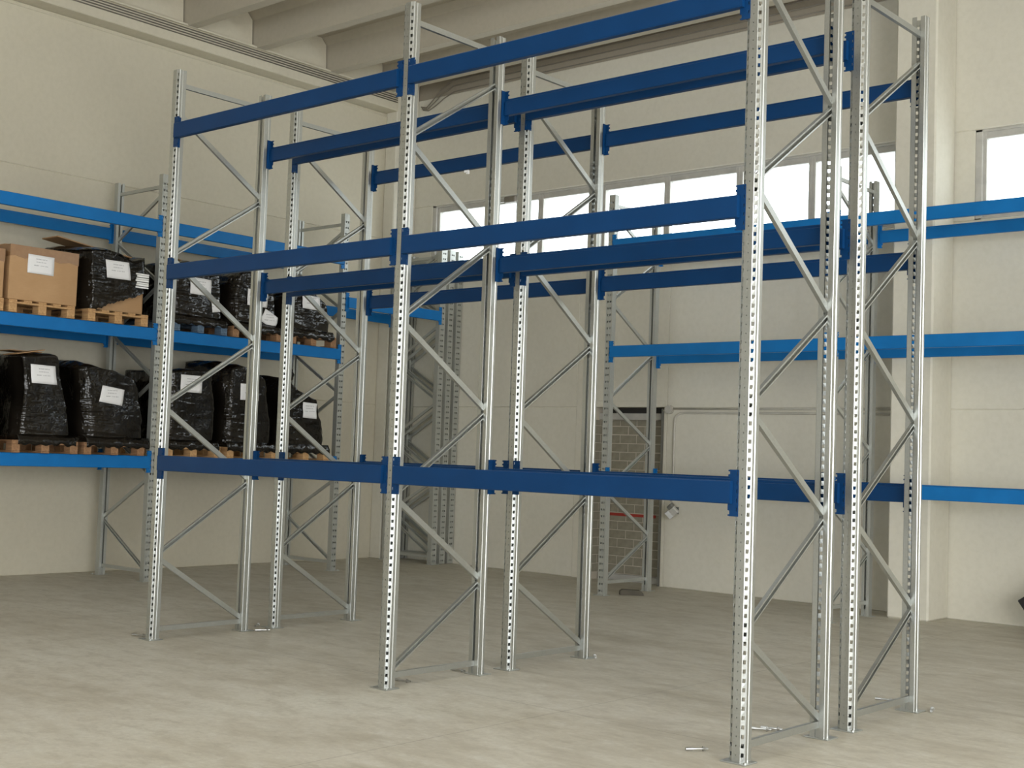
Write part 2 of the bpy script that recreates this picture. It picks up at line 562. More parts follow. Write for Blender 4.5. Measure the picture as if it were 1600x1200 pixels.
link('head_gap_shade', MB().box((DX0, YB + .2, 2.36), (DX1, YB + .26, DZ)).mesh('head_gap_shade', 'gap_shade'), d)  # near-black filler paints the shade of the gap over the lintel
link('jamb', MB().box((DX1 - .055, YB + .01, 0), (DX1, YB + .25, DZ - .02), .006).mesh('jamb', 'steel_door_frame'), d)['label'] = 'dark steel jamb'
link('jamb', MB().box((DX0 - .002, YB + .002, 0), (DX0 + .012, YB + .028, DZ), .004).mesh('jamb', 'steel_door_frame'), d)
link('threshold', MB().box((DX0 + .03, YB + .16, .0), (DX1 - .06, YB + .235, .095), .01).mesh('threshold', 'pale_lintel'), d)

# ---- ceiling: slab, ribs of the precast roof, infill panels, side girder
cm = MB()
yy_ = YB + .3
for y_ in FILL_Y:  # slab openings added for the roof fill light
    cm.box((XL - .3, y_ + .22, ZC), (XR + .3, yy_, ZC + .15))
    cm.box((XL - .3, y_ - .22, ZC), (FILL_X0, y_ + .22, ZC + .15))
    cm.box((FILL_X1, y_ - .22, ZC), (XR + .3, y_ + .22, ZC + .15))
    yy_ = y_ - .22
cm.box((XL - .3, YF - .3, ZC), (XR + .3, yy_, ZC + .15))
cl = struct('ceiling', cm.mesh('ceiling', 'raw_concrete'))
GX = -5.225
ys = [7.36]
while ys[-1] > YF + 1.5:
    ys.append(ys[-1] - (1.18 if len(ys) % 2 else 1.40))
ZR = 7.46
rib_me = None
for i, y in enumerate(ys):
    prof = [(0, 0), (.15, 0), (.185, .40), (.30, ZC - ZR), (-.115, ZC - ZR), (-.02, .41)]
    if rib_me is None:
        rib_me = MB().prism(prof, 'x', GX - .15, XR).mesh('ceiling_rib', 'raw_concrete')
    link('ceiling_rib', rib_me, cl, (0, y, ZR))
    yn = ys[i - 1] if i else YB + .28
    # infill between this rib and the next one towards the back wall
    a, b = y + .165, yn - .026
    if i == 0:
        b = YB - .02
    prof = [(a, ZR), (b, ZR), (b - .018, ZR + .41), (b - .11, ZC - .005), (a + .14, ZC - .005), (a + .022, ZR + .40)]
    link('infill_panel', MB().prism(prof, 'x', GX - .12, GX - .05).mesh('infill_panel', 'girder_paint'), cl)
g = struct('trim_3', MB().box((XL - .02, YF, 7.185), (GX, 7.66, 7.455), .012).mesh('trim_3', 'girder_paint'))
link('ledge', MB().box((GX - .15, YF, 7.455), (GX + .03, 7.66, 7.485), .006).mesh('ledge', 'girder_paint'), g)
for k in range(4):
    z = 7.318 + .035 * k
    tag(link('cable_conduit', MB().tube([(GX + .012, YF + .2, z), (GX + .012, 7.62, z)], .0095).mesh('cable_conduit', 'cable_dark', True)),
        'thin grey cable along the girder above the side wall, %s' % ('lowest', 'second from bottom', 'second from top', 'topmost')[k] + ' of four', 'cable', 'cable runs on the side girder')
for k in range(3):
    z = 7.50 + .085 * k
    yk = YB - .012 - .024 * k
    pts = [(-5.15, yk, 7.30 + .02 * k), (-5.02, yk, 7.27 + .02 * k), (-4.86, yk, 7.33 + .05 * k), (-4.68, yk, 7.42 + .075 * k), (-4.45, yk, z), (3.26, yk, z)]
    tag(link('cable_conduit', MB().tube(pts, .009).mesh('cable_conduit', 'cable_dark', True)),
        'thin cable run high on the back wall under the roof, %s of three' % ('lowest', 'middle', 'topmost')[k], 'cable', 'cable runs high on the back wall')

# ------------------------------------------------------------------ racking
def upright_mesh(name, H, pitch, segs, mat, t=.0028):
    """segs: (x0,y0,x1,y1,holes) with holes = list of (a0,a1,v0,v1) across / up each pitch"""
    m = MB()
    n = int((H - .03) / pitch)
    for x0, y0, x1, y1, holes in segs:
        def P(a, z):
            return (x0 + (x1 - x0) * a, y0 + (y1 - y0) * a, z)
        if not holes:
            m.quad(P(0, 0), P(1, 0), P(1, H), P(0, H))
            continue
        v0, v1 = holes[0][2], holes[0][3]
        cuts = [0.0]
        for h in holes:
            cuts += [h[0], h[1]]
        cuts.append(1.0)
        for ci in range(len(cuts) - 1):
            a, b = cuts[ci], cuts[ci + 1]
            if ci % 2 == 0:
                m.quad(P(a, 0), P(b, 0), P(b, H), P(a, H))
            else:
                z = 0.02
                m.quad(P(a, 0), P(b, 0), P(b, z + v0 * pitch), P(a, z + v0 * pitch))
                tp = (b - a) * .16
                for k in range(n):
                    zt = z + (k + v1) * pitch
                    zn = z + (k + 1 + v0) * pitch if k < n - 1 else H
                    m.quad(P(a, zt), P(b, zt), P(b, zn), P(a, zn))
                    # teardrop shoulders narrow the foot of each slot
                    zb = z + (k + v0) * pitch; zm = zb + (v1 - v0) * pitch * .45
                    m.add((P(a, zb), P(a + tp, zb), P(a, zm)), ((0, 1, 2),))
                    m.add((P(b, zb), P(b - tp, zb), P(b, zm)), ((0, 2, 1),))
    me = m.mesh(name, mat, fixn=False)
    weld(me)
    return solid(me, t)
SL = [(.12, .88, .15, .60)]
HALF = [(.026, -.0375, .048, -.0245, SL), (.048, -.0245, .050, -.020, None), (.050, -.020, .050, -.005, None),
        (.050, -.005, .0455, .000, None), (.0455, .000, .0455, .007, None), (.0455, .007, .050, .012, None),
        (.050, .012, .050, .0435, None), (.050, .0435, .0475, .046, None), (.0475, .046, .014, .046, None)]
OMEGA = [(-c, d_, -a, b_, h) for a, b_, c, d_, h in HALF[::-1]] + [(-.026, -.0375, .026, -.0375, [(.44, .56, .25, .40)])] + HALF
def flat_c(w):
    h = w / 2
    ht = .019 / w
    c0, c1 = .5 - .019 / w, .5 + .019 / w
    return [(-.012, .05, -h, .05, None), (-h, .05, -h, -.030, None), (-h, -.030, h, -.030, [(c0 - ht * .6, c0 + ht * .6, .2, .5), (c1 - ht * .6, c1 + ht * .6, .2, .5)]),
            (h, -.030, h, .05, None), (h, .05, .012, .05, None)]
UP = {
    'A': upright_mesh('upright', 5.02, .0525, OMEGA, 'galvanized_steel'),
    'B': upright_mesh('upright', 4.98, .0525, OMEGA, 'galvanized_steel'),
    'L': upright_mesh('upright', 5.07, .0845, flat_c(.092), 'dull_zinc'),
    'R': upright_mesh('upright', 5.05, .0845, flat_c(.092), 'dull_zinc'),
    'C': upright_mesh('upright', 4.86, .0845, flat_c(.118), 'dull_zinc'),
}
def baseplate(mat):
    m = MB()
    m.box((-.085, -.075, 0), (.085, .06, .008), .002)
    m.box((-.046, .036, .008), (.046, .040, .085))
    m.cyl((.068, -.05, .008), (.068, -.05, .016), .012, 6)
    return m.mesh('base_plate', mat)
BASE = {k: baseplate(k) for k in ('galvanized_steel', 'dull_zinc')}

BR = {}
def brace_mesh(y0, z0, y1, z1, side, mat, wd, dp):
    """channel section from (y0,z0) to (y1,z1) in the frame plane; side = which way the web faces along x"""
    key = tuple(round(v, 3) for v in (y0, z0, y1, z1, side, wd, dp)) + (mat,)
    if key in BR:
        return BR[key]
    a, b = Vector((0, y0, z0)), Vector((0, y1, z1))
    dr = (b - a).normalized()
    n = Vector((0, -dr.z, dr.y))
    s = side
    prof = [(-wd * .28, -dp * s), (-wd / 2, -dp * s), (-wd / 2, dp * s), (wd / 2, dp * s), (wd / 2, -dp * s), (wd * .28, -dp * s)]
    m = MB()
    for p, q in zip(prof, prof[1:]):
        pts = [e + n * c[0] + Vector((c[1], 0, 0)) for e, c in ((a, p), (b, p), (b, q), (a, q))]
        m.quad(*pts)
    me = m.mesh('brace', mat, fixn=False)
    weld(me)
    BR[key] = solid(me, .0025)
    return BR[key]
CONN = {}
def connector_mesh(mat, s):
    """hooked end plate: s=+1 sits at the low-x end of a beam (plate reaches back over the post flange)"""
    if (mat, s) in CONN:
        return CONN[(mat, s)]
    m = MB()
    z0, z1 = -.205, .065
    holes = [(-.175 + .0525 * k, -.155 + .0525 * k) for k in range(5)]
    a, b, c, dd = .023, .031, .037, .094     # edge, slot, slot end, beam side
    m.quad((a, 0, z0), (b, 0, z0), (b, 0, z1), (a, 0, z1))
    zz = z0
    for h0, h1 in holes:
        m.quad((b, 0, zz), (c, 0, zz), (c, 0, h0), (b, 0, h0)); zz = h1
    m.quad((b, 0, zz), (c, 0, zz), (c, 0, z1), (b, 0, z1))
    # outer strip with two hook bites at top and bottom
    m.quad((c, 0, z0), (dd - .012, 0, z0), (dd - .012, 0, z1), (c, 0, z1))
    for q0, q1 in ((z0, z0 + .012), (z0 + .032, z1 - .060), (z1 - .042, z1 - .026), (z1 - .012, z1)):
        m.quad((dd - .012, 0, q0), (dd, 0, q0 + .003), (dd, 0, q1 - .003), (dd - .012, 0, q1))
    # return leg of the angle along the post side
    m.quad((.0535, 0, z0), (.0535, .045, z0), (.0535, .045, z1), (.0535, 0, z1))
    if s < 0:
        m.v = [(-x, y, z) for x, y, z in m.v]
    me = m.mesh('beam_connector', mat, fixn=False)
    weld(me)
    CONN[(mat, s)] = solid(me, .004)
    return CONN[(mat, s)]
BEAM = {}
def beam_mesh(L, h, mat):
    k = (round(L, 3), h, mat)
    if k not in BEAM:
        c = .006
        prof = [(-.025 + c, -h), (.022, -h), (.025, -h + .004), (.025, -.0235), (.0215, -.020), (.012, -.018), (.012, -.003), (.009, 0), (-.025 + c, 0), (-.025, -c), (-.025, -h + c)]
        BEAM[k] = MB().prism(prof, 'x', 0, L).mesh('beam', mat)
    return BEAM[k]

def frame_parts(root, x, D, up, H, nodes, first_front, zbot, ztop, metal, wd=.040, dp=.0125, plates=True, flip=1):
    for y, rz in ((0, 0), (D, math.pi)):
        u = link('upright', UP[up], root, (x, y, .008), (0, 0, rz))
        if plates:
            link('base_plate', BASE[metal], u, (0, 0, -.008))
    ya, yb = .012, D - .012
    link('horizontal_brace', brace_mesh(ya, ztop, yb, ztop, flip, metal, wd, dp), root, (x, 0, 0))
    link('horizontal_brace', brace_mesh(ya, zbot, yb, zbot, flip, metal, wd, dp), root, (x, 0, 0))
    for k, (z0, z1) in enumerate(zip(nodes, nodes[1:])):
        at_front = first_front if k % 2 == 0 else not first_front
        p, q = ((ya, z0 + .012), (yb, z1 - .012)) if at_front else ((yb, z0 + .012), (ya, z1 - .012))
        # struts rising from front to rear show their open side, the others their web
        link('diagonal_brace', brace_mesh(p[0], p[1], q[0], q[1], -flip if at_front else flip, metal, wd, dp), root, (x, 0, 0))
def beam_parts(root, x0, x1, y, top, h, mat, facing):
    """facing -1: on the front posts, +1: on the rear posts"""
    yo = y + facing * .045
    b = link('beam', beam_mesh(x1 - x0 - .124, h, mat), root, (x0 + .062 if facing < 0 else x1 - .062, yo + facing * .002, top), (0, 0, 0 if facing < 0 else math.pi))
    L = x1 - x0
    for s, xx in ((1, -.062), (-1, L - .062)):
        link('beam_connector', connector_mesh(mat, s), b, (xx, .0085, 0))
    return b

def rack(name, label, loc, rz, frames, D, bays, paint_mat, metal, h, up, H, nodes, zbot, ztop, flip=1, group=None):
    root = thing(name, label, 'rack', loc, (0, 0, rz), group)
    for fr in frames:
        x, ff = fr[0], fr[1]
        u, hh = (fr[2], fr[3]) if len(fr) > 2 else (up, H)
        frame_parts(root, x, D, u, hh, nodes, ff, zbot, min(ztop, hh - .12), metal, flip=flip)
    for i, j, lv in bays:
        for z in lv:
            for y, fc in ((0, -1), (D, 1)):
                beam_parts(root, frames[i][0], frames[j][0], y, z, h, paint_mat, fc)
    return root
ND = [.10, .725, 1.385, 2.04, 2.68, 3.36, 4.02, 4.66]
L1, L2 = 2.948, 5.877
DM = .977
rack('pallet_rack', 'empty dark blue beamed pallet rack row standing nearest the camera in mid hall', (0, 0, 0), 0,
     [(0, False), (L1, True), (L2, False)], DM, [(0, 1, (1.603, 3.275, 4.533)), (1, 2, (1.603, 3.275, 4.533))],
     'dark_blue_paint', 'galvanized_steel', .133, 'A', 5.02, ND, .09, 4.94, group='twin rows of dark blue racking')
rack('pallet_rack', 'empty dark blue beamed pallet rack row standing back to back behind the nearer row', (0, 1.338, 0), 0,
     [(0, False), (L1, False), (L2, True)], DM, [(0, 1, (1.60, 3.28, 4.558)), (1, 2, (1.60, 3.285, 4.558))],
     'dark_blue_paint', 'galvanized_steel', .133, 'B', 4.98, ND, .09, 4.91, group='twin rows of dark blue racking')
NL = [.12, .72, 1.30, 1.90, 2.50, 3.10, 3.70, 4.30, 4.85]
LX, LY0, LD = -4.135, -0.39, 1.03
rack('pallet_rack', 'loaded light blue beamed pallet rack along the side wall carrying wrapped pallets', (LX, LY0, 0), math.pi / 2,
     [(0, True), (2.65 - LY0, True), (5.68 - LY0, True), (7.70 - LY0, True, 'C', 4.86)], LD,
     [(0, 1, (1.546, 3.130, 4.487)), (1, 2, (1.546, 3.130, 4.487)), (2, 3, (3.885,))],
     'light_blue_paint', 'dull_zinc', .152, 'L', 5.07, NL, .12, 4.93, flip=-1)
NR = [.16, .72, 1.30, 1.90, 2.45, 3.10, 3.70, 4.30, 4.85]
rack('pallet_rack', 'empty light blue beamed pallet rack standing along the back wall beneath the windows', (-0.005, 6.525, 0), 0,
     [(0, True), (3.075, True), (6.15, True)], .975, [(0, 1, (1.536, 3.125, 4.478)), (1, 2, (1.536, 3.125, 4.478))],
     'light_blue_paint', 'dull_zinc', .142, 'R', 5.05, NR, .16, 4.93)
for yy, lab in ((7.885, 'bare grey rack frame, middle one of three bunched in the corner'), (8.07, 'bare grey rack frame pressed against the back wall in the corner')):
    r = thing('rack_frame', lab, 'rack frame', (LX, yy, 0), (0, 0, math.pi / 2), 'spare rack frames in the corner')
    frame_parts(r, 0, LD, 'C', 4.86, NL, True, .12, 4.74, 'dull_zinc', plates=False, flip=-1)

# ------------------------------------------------------------------ pallets and loads on the side rack
PM = {}
def pallet_meshes(mat):
    if mat in PM:
        return PM[mat]
    r = {
        'deck_board': MB().box((0, -.05, 0), (1.2, .05, .022), .003).mesh('deck_board', mat),
        'stringer_board': MB().box((-.07, 0, 0), (.07, .82, .022), .003).mesh('stringer_board', mat),
        'block': MB().box((-.07, -.05, 0), (.07, .05, .078), .004).mesh('block', mat),
        'bottom_board': MB().box((0, -.05, 0), (1.2, .05, .022), .003).mesh('bottom_board', mat),
    }
    PM[mat] = r
    return r
XF = -4.03
def pallet(yc, z, label, mat='pallet_wood', tilt=0.0):
    M = pallet_meshes(mat)
    p = thing('pallet', label, 'pallet', (XF - 1.2, yc, z + .001), (0, 0, tilt), 'pallets on the light blue rack')
    for y in (-.36, 0, .36):
        link('bottom_board', M['bottom_board'], p, (0, y, 0))
        for x in (.07, .6, 1.13):
            link('block', M['block'], p, (x, y, .022))
    for x in (.07, .6, 1.13):
        link('stringer_board', M['stringer_board'], p, (x, -.41, .100))
    for y in (-.36, -.18, 0, .18, .36):
        link('deck_board', M['deck_board'], p, (0, y, .122))
    return p
def interp(pts, t):
    if t <= pts[0][0]:
        return pts[0][1]
    for (a, va), (b, vb) in zip(pts, pts[1:]):
        if t <= b:
            return va + (vb - va) * (t - a) / max(1e-6, b - a)
    return pts[-1][1]
def load_surface(left, right, top, z0, depth, raise_back=0.0, seed=0, amp=.022, xf=XF - .03, vmin=None, NU=18, NV=20, NW=16, taper=.03):
    """lumpy wrapped stack. left/right: [(z, y)], top: [(u, z)]"""
    off = Vector((seed * 3.7, seed * 1.9, seed * 7.3))
    def pos(u, v, w):
        zt = interp(top, u) + raise_back * w
        z = z0 + v * (zt - z0)
        yl, yr = interp(left, z), interp(right, z)
        y = yl + (yr - yl) * u
        x = xf - .02 - w * depth
        # soft vertical corners
        cu, cw = abs(u - .5) * 2, abs(w - .5) * 2
        k = max(0, cu - .8) * max(0, cw - .8) / .04
        x += (.05 if w < .5 else -.05) * -k
        y += (.05 if u < .5 else -.05) * k
        if v > .97:
            z -= .025 * max(cu, cw) ** 6
        x -= taper * v * (1 if w < .5 else -1)
        p = Vector((x, y, z))
        q = p * 2.6 + off
        d = Vector((noise.noise(q), noise.noise(q + Vector((9, 0, 0))), noise.noise(q + Vector((0, 9, 0))))) * amp * 1.5
        q = Vector((p.x * 7, p.y * 7, p.z * 13)) + off
        d += Vector((noise.noise(q), noise.noise(q + Vector((5, 3, 0))), noise.noise(q + Vector((0, 5, 3))))) * amp * .5
        if v < .03:
            d.z = 0
            d *= .4
        return p + d
    m = MB()
    def grid(fn, na, nb, test=None):
        vs = [fn(i / na, j / nb) for j in range(nb + 1) for i in range(na + 1)]
        fs = []
        for j in range(nb):
            for i in range(na):
                if test and not test((i + .5) / na, (j + .5) / nb):
                    continue
                a = j * (na + 1) + i
                fs.append((a, a + 1, a + na + 2, a + na + 1))
        m.add(vs, fs)
    grid((lambda u, v: pos(u, v, 0)) if vmin is None else (lambda u, v: pos(u, vmin(u) + v * (1 - vmin(u)), 0)), NU, NV)
    grid(lambda u, v: pos(u, v, 1), NU, NV)
    grid(lambda w_, v: pos(0, v, w_), NW, NV)
    grid(lambda w_, v: pos(1, v, w_), NW, NV)
    grid(lambda u, w_: pos(u, 1, w_), NU, NW)
    grid(lambda u, w_: pos(u, 0, w_), NU, NW)
    return m, pos
def rel(m, o):
    m.v = [(x - o[0], y - o[1], z - o[2]) for x, y, z in m.v]
    return m
def sheet(parent, origin, y, z, x, wd=.30, ht=.215, tilt=0.0, curl=.01, shear=0.0, bvh=None):
    """a paper sheet; with bvh it is draped over the surface it is stuck to"""
    m = MB()
    NA, NB = 8, 6
    vs = []
    c, s = math.cos(tilt), math.sin(tilt)
    for j in range(NB + 1):
        for i in range(NA + 1):
            a, b = i / NA - .5, j / NB - .5
            yy = a * wd + shear * b * ht; zz = b * ht
            vs.append([curl * (math.cos(a * 5.0 + b * 2) - 1) + .4 * curl * math.sin(7 * b + 3 * a), c * yy - s * zz, s * yy + c * zz])
    if bvh is not None:
        hits = []
        for p in vs:
            h = bvh.ray_cast(Vector((XF + 1, y + p[1], z + p[2])), Vector((-1, 0, 0)), 2.0)[0]
            hits.append(h.x if h is not None else XF - .08)
        n = len(hits)
        W1 = NA + 1
        # paper bridges small dents: take the local maximum of the surface beneath it
        sm = [max(hits[jj * W1 + ii] for jj in range(max(0, j - 1), min(NB, j + 1) + 1) for ii in range(max(0, i - 1), min(NA, i + 1) + 1)) for j in range(NB + 1) for i in range(W1)]
        x = sum(sm) / n
        for p, h in zip(vs, sm):
            p[0] = h - x + .006
    fs = [(j * (NA + 1) + i, j * (NA + 1) + i + 1, (j + 1) * (NA + 1) + i + 1, (j + 1) * (NA + 1) + i) for j in range(NB) for i in range(NA)]
    m.add(vs, fs)
    me = solid(m.mesh('label_sheet', 'printed_paper', True), .0015)
    o = link('label_sheet', me, parent, (x - origin[0], y - origin[1], z - origin[2]))
    o['label'] = 'white printed paper sheet'
    return o
def wrapped(label, left, right, top, z0, depth=1.12, raise_back=.03, seed=1, sheets=(), amp=.022, group='wrapped loads on the light blue rack', taper=.03, flaps=()):
    org = (XF - .6, (left[0][1] + right[0][1]) / 2, z0)
    m, pos = load_surface(left, right, top, z0, depth, raise_back, seed, amp, taper=taper)
    bvh = BVHTree.FromPolygons([Vector(p) for p in m.v], m.f)
    me = weld(rel(m, org).mesh('wrapped_load', 'black_stretch_film', True), .001)
    o = link('wrapped_load', me, None, org)
    tag(o, label, 'wrapped load', group)
    for sh in sheets:
        sheet(o, org, sh[0], sh[1], 0, bvh=bvh, **(sh[2] if len(sh) > 2 else {}))
    # film pulled down over the edge of the pallet
    ya, yb = left[0][1], right[0][1]
    k = MB()
    n = 26
    cols = []
    for i in range(n + 1):
        y = ya + .01 + (yb - ya - .02) * i / n
        dz = .052 + .030 * noise.noise(Vector((y * 7, seed, 0))) + .012 * math.sin(y * 47 + seed)
        wv = .006 * noise.noise(Vector((y * 11, seed, 4)))
        cols.append([(XF - .035, y, z0 + .07), (XF + .006 + wv, y, z0 + .008), (XF + .010 + wv, y, z0 - dz * .5), (XF + .006 - wv, y, z0 - dz)])
    k.add([p for c in cols for p in c], [(i * 4 + j, i * 4 + j + 1, i * 4 + j + 5, i * 4 + j + 4) for i in range(n) for j in range(3)])
    link('film_skirt', solid(rel(k, org).mesh('film_skirt', 'black_stretch_film', True), .001), o)
    for fy, fz, fx, wy, lift in flaps:
        f = MB().box((-.16, -wy / 2, 0), (.16, wy / 2, .010), .003)
        f.v = [(x + fx, y + fy, z + fz + lift * (y / wy) + .02 * math.sin(y * 9)) for x, y, z in f.v]
        link('cardboard_flap', rel(f, org).mesh('cardboard_flap', 'cardboard'), o)['label'] = 'brown cardboard flap sticking out on top'
    return o
ZU, ZL = 3.130, 1.546
PH = .1455
TU, TL = ZU + PH + .001, ZL + PH + .001
# pallets (upper shelf, then lower shelf), each named by what it carries
for yc, lab, mt in ((0.16, 'light wooden pallet under the cut-off cardboard box at the rack end', 'pallet_wood'),
                    (1.04, 'light wooden pallet under the plain cardboard box', 'pallet_wood'),
                    (2.03, 'light wooden pallet under the half wrapped cardboard box', 'pallet_wood'),
                    (3.22, 'bluish wooden pallet under a black wrapped load beside the rack post', 'blue_pallet_wood'),
                    (4.13, 'dark wooden pallet on the upper shelf between bluish pallet and the last one', 'dark_pallet_wood'),
                    (5.09, 'brown wooden pallet at the far end of the upper shelf', 'dark_pallet_wood')):
    pallet(yc, ZU, lab, mt)
for yc, lab, mt in ((0.17, 'wooden pallet under the cut-off wrapped load on the lower shelf', 'pallet_wood'),
                    (1.17, 'wooden pallet under the tallest straight wrapped load on lower shelf', 'dark_pallet_wood'),
                    (2.07, 'wooden pallet under the lower shelf load with a crooked label', 'dark_pallet_wood'),
                    (3.20, 'wooden pallet under the flat topped wrapped load on lower shelf', 'pallet_wood'),
                    (4.13, 'pale wooden pallet under the load with a humped top', 'pallet_wood'),
                    (5.04, 'light wooden pallet under the sagging load at the lower shelf end', 'pallet_wood')):
    pallet(yc, ZL, lab, mt)

# cardboard boxes on the upper shelf
def carton(label, y0, y1, z0, z1, depth, bands=True, sheets=()):
    org = (XF - depth / 2 - .02, (y0 + y1) / 2, z0)
    x1 = XF - .02
    m = MB()
    m.box((x1 - depth, y0, z0), (x1, y1, z1), .008)
    o = link('cardboard_box', rel(m, org).mesh('cardboard_box', 'cardboard'), None, org)
    tag(o, label, 'cardboard box', 'cardboard boxes on the light blue rack')
    t = MB()
    zt = z1 - .135
    n = 14
    pts = [y0 + (y1 - y0) * i / n for i in range(n + 1)]
    for i in range(n):
        a, b = pts[i], pts[i + 1]
        za = zt + .012 * math.sin(i * 1.7); zb = zt + .012 * math.sin((i + 1) * 1.7)
        t.quad((x1 + .003, a, za), (x1 + .003, b, zb), (x1 + .003, b, z1), (x1 + .003, a, z1))
        t.quad((x1 + .003, a, z1), (x1 + .003, b, z1), (x1 - .12, b, z1 + .003), (x1 - .12, a, z1 + .003))
    t.quad((x1 + .003, y0 - .003, zt), (x1 - depth, y0 - .003, zt), (x1 - depth, y0 - .003, z1), (x1 + .003, y0 - .003, z1))
    link('tape_band', solid(rel(t, org).mesh('tape_band', 'packing_tape', fixn=False), .001), o)['label'] = 'glossy brown tape band'
    l = MB()
    l.box((x1 - depth - .004, y0 - .004, z1 + .002), (x1 - depth * .5 - .004, y1 + .004, z1 + .012), .002)
    l.box((x1 - depth * .5 + .004, y0 - .004, z1 + .002), (x1 - .125, y1 + .004, z1 + .012), .002)
    link('lid_flap', rel(l, org).mesh('lid_flap', 'cardboard'), o)
    for sh in sheets:
        sheet(o, org, sh[0], sh[1], x1 + .012, **(sh[2] if len(sh) > 2 else {}))
    return o
carton('cardboard box cut off by the photo edge on the upper shelf', -0.26, 0.565, TU, 3.83, 1.15)
carton('plain cardboard box with a white sheet on a light pallet', 0.625, 1.475, TU, 3.90, 1.12, sheets=((1.0, 3.705, {'wd': .325, 'ht': .215, 'tilt': -.01, 'curl': .003}),))

# half-unwrapped carton: black film torn away along a diagonal over the cardboard
def torn():
    y0, y1 = 1.63, 2.44
    org = (XF - .6, (y0 + y1) / 2, TU)
    core = MB().box((XF - 1.10, y0 + .03, TU), (XF - .115, y1 - .01, 3.90), .01)
    o = link('cardboard_box', rel(core, org).mesh('cardboard_box', 'cardboard'), None, org)
    tag(o, 'cardboard box half covered in torn black film with flaps open', 'cardboard box', 'cardboard boxes on the light blue rack')
    left = [(3.2, 1.60), (3.7, 1.60), (4.05, 1.58), (4.3, 1.58)]
    right = [(3.2, 2.48), (3.8, 2.47), (4.1, 2.44)]
    top = [(0, 3.99), (.3, 4.03), (.55, 4.0), (.75, 3.93), (.9, 3.98), (1, 4.02)]
    m, pos = load_surface(left, right, top, TU + .004, 1.10, .10, 5, .02, vmin=lambda u: max(0, (u - .18) * .54 + .012 * math.sin(u * 41) + .01 * math.sin(u * 97)), NU=40, NV=30, taper=0)
    bvh = BVHTree.FromPolygons([Vector(p) for p in m.v], m.f)
    # open the top
    link('stretch_film', weld(rel(m, org).mesh('stretch_film', 'black_stretch_film', True), .001), o)['label'] = 'torn black stretch film'
    f = MB()
    f.box((XF - 1.12, 1.60, 4.07), (XF - .75, 2.36, 4.085), .003)
    for k in range(len(f.v)):
        x, y, z = f.v[k]
        f.v[k] = (x, y, z + .10 * (1 - (y - 1.6) / .8) ** 1.0 + .02 * math.sin(9 * y))
    link('lid_flap', rel(f, org).mesh('lid_flap', 'cardboard'), o)['label'] = 'folded cardboard flap'
    f = MB().box((XF - .72, 1.95, 4.03), (XF - .35, 2.40, 4.045), .003)
    for k in range(len(f.v)):
        x, y, z = f.v[k]
        f.v[k] = (x, y, z + .12 * (-(x - XF) - .35) - .1 * (y - 2.1))
    link('lid_flap', rel(f, org).mesh('lid_flap', 'cardboard'), o)['label'] = 'bent cardboard flap'
    sheet(o, org, 2.02, 3.785, 0, wd=.32, ht=.215, shear=-.15, bvh=bvh)
    b = MB()  # white label under the film, built as strips
    for k in range(7):
        b.box((XF - .040, 2.26 + .008 * (k % 3), 3.60 + .027 * k), (XF - .025, 2.44, 3.618 + .027 * k + .005 * (k % 2)), .002)
    link('label_strip', rel(b, org).mesh('label_strip', 'white_plastic'), o)['label'] = 'white label under the film, seen in strips'
torn()

wrapped('black wrapped upper shelf load just beyond the rack post with crumpled sheet',
        [(3.2, 2.80), (3.6, 2.80), (4.1, 2.86)], [(3.2, 3.64), (3.7, 3.64), (4.05, 3.58)], [(0, 4.0), (.3, 4.05), (.6, 3.99), (1, 3.97)], TU, seed=11, flaps=((3.10, 4.06, XF - .45, .34, -.10),),
        sheets=((3.23, 3.73, {'wd': .32, 'ht': .215, 'tilt': -.02, 'curl': .02}), (3.47, 3.505, {'wd': .12, 'ht': .16, 'tilt': .15})), amp=.026)
wrapped('black wrapped upper shelf load in the middle of second bay with domed top',
        [(3.2, 3.72), (3.8, 3.72), (4.2, 3.80)], [(3.2, 4.52), (3.7, 4.50), (4.1, 4.40)], [(0, 3.98), (.3, 4.10), (.6, 4.08), (1, 3.92)], TU, seed=23,
        sheets=((4.13, 3.685, {'wd': .32, 'ht': .22, 'tilt': -.02}), (4.34, 3.42, {'wd': .26, 'ht': .18, 'tilt': -.45})), amp=.026)
wrapped('black wrapped load with slumped shoulder at the far end of upper shelf',
        [(3.2, 4.66), (3.7, 4.66), (4.0, 4.70)], [(3.2, 5.47), (3.6, 5.47), (3.75, 5.40), (4.0, 5.2)], [(0, 3.93), (.4, 3.95), (.7, 3.88), (.88, 3.80), (1, 3.68)], TU, seed=31,
        sheets=((5.07, 3.73, {'wd': .31, 'ht': .19, 'tilt': -.03, 'curl': .02}),), amp=.028)
wrapped('black wrapped lower shelf load cut off by the photo edge',
        [(1.6, -.26), (2.6, -.22)], [(1.6, .62), (2.2, .66), (2.5, .62), (2.7, .50)], [(0, 2.62), (.6, 2.72), (.85, 2.66), (1, 2.50)], TL, seed=41)
wrapped('tallest straight black wrapped load on the lower shelf with sheet near its top',
        [(1.6, .82), (2.2, .86), (2.65, .82)], [(1.6, 1.56), (2.0, 1.52), (2.35, 1.42), (2.75, 1.36)], [(0, 2.66), (.5, 2.70), (.85, 2.72), (1, 2.66)], TL, seed=47, raise_back=.02, flaps=((.98, 2.70, XF - .25, .34, .03), (1.12, 2.73, XF - .62, .40, -.04)),
        sheets=((1.14, 2.455, {'wd': .32, 'ht': .215, 'tilt': -.01, 'shear': -.15}),))
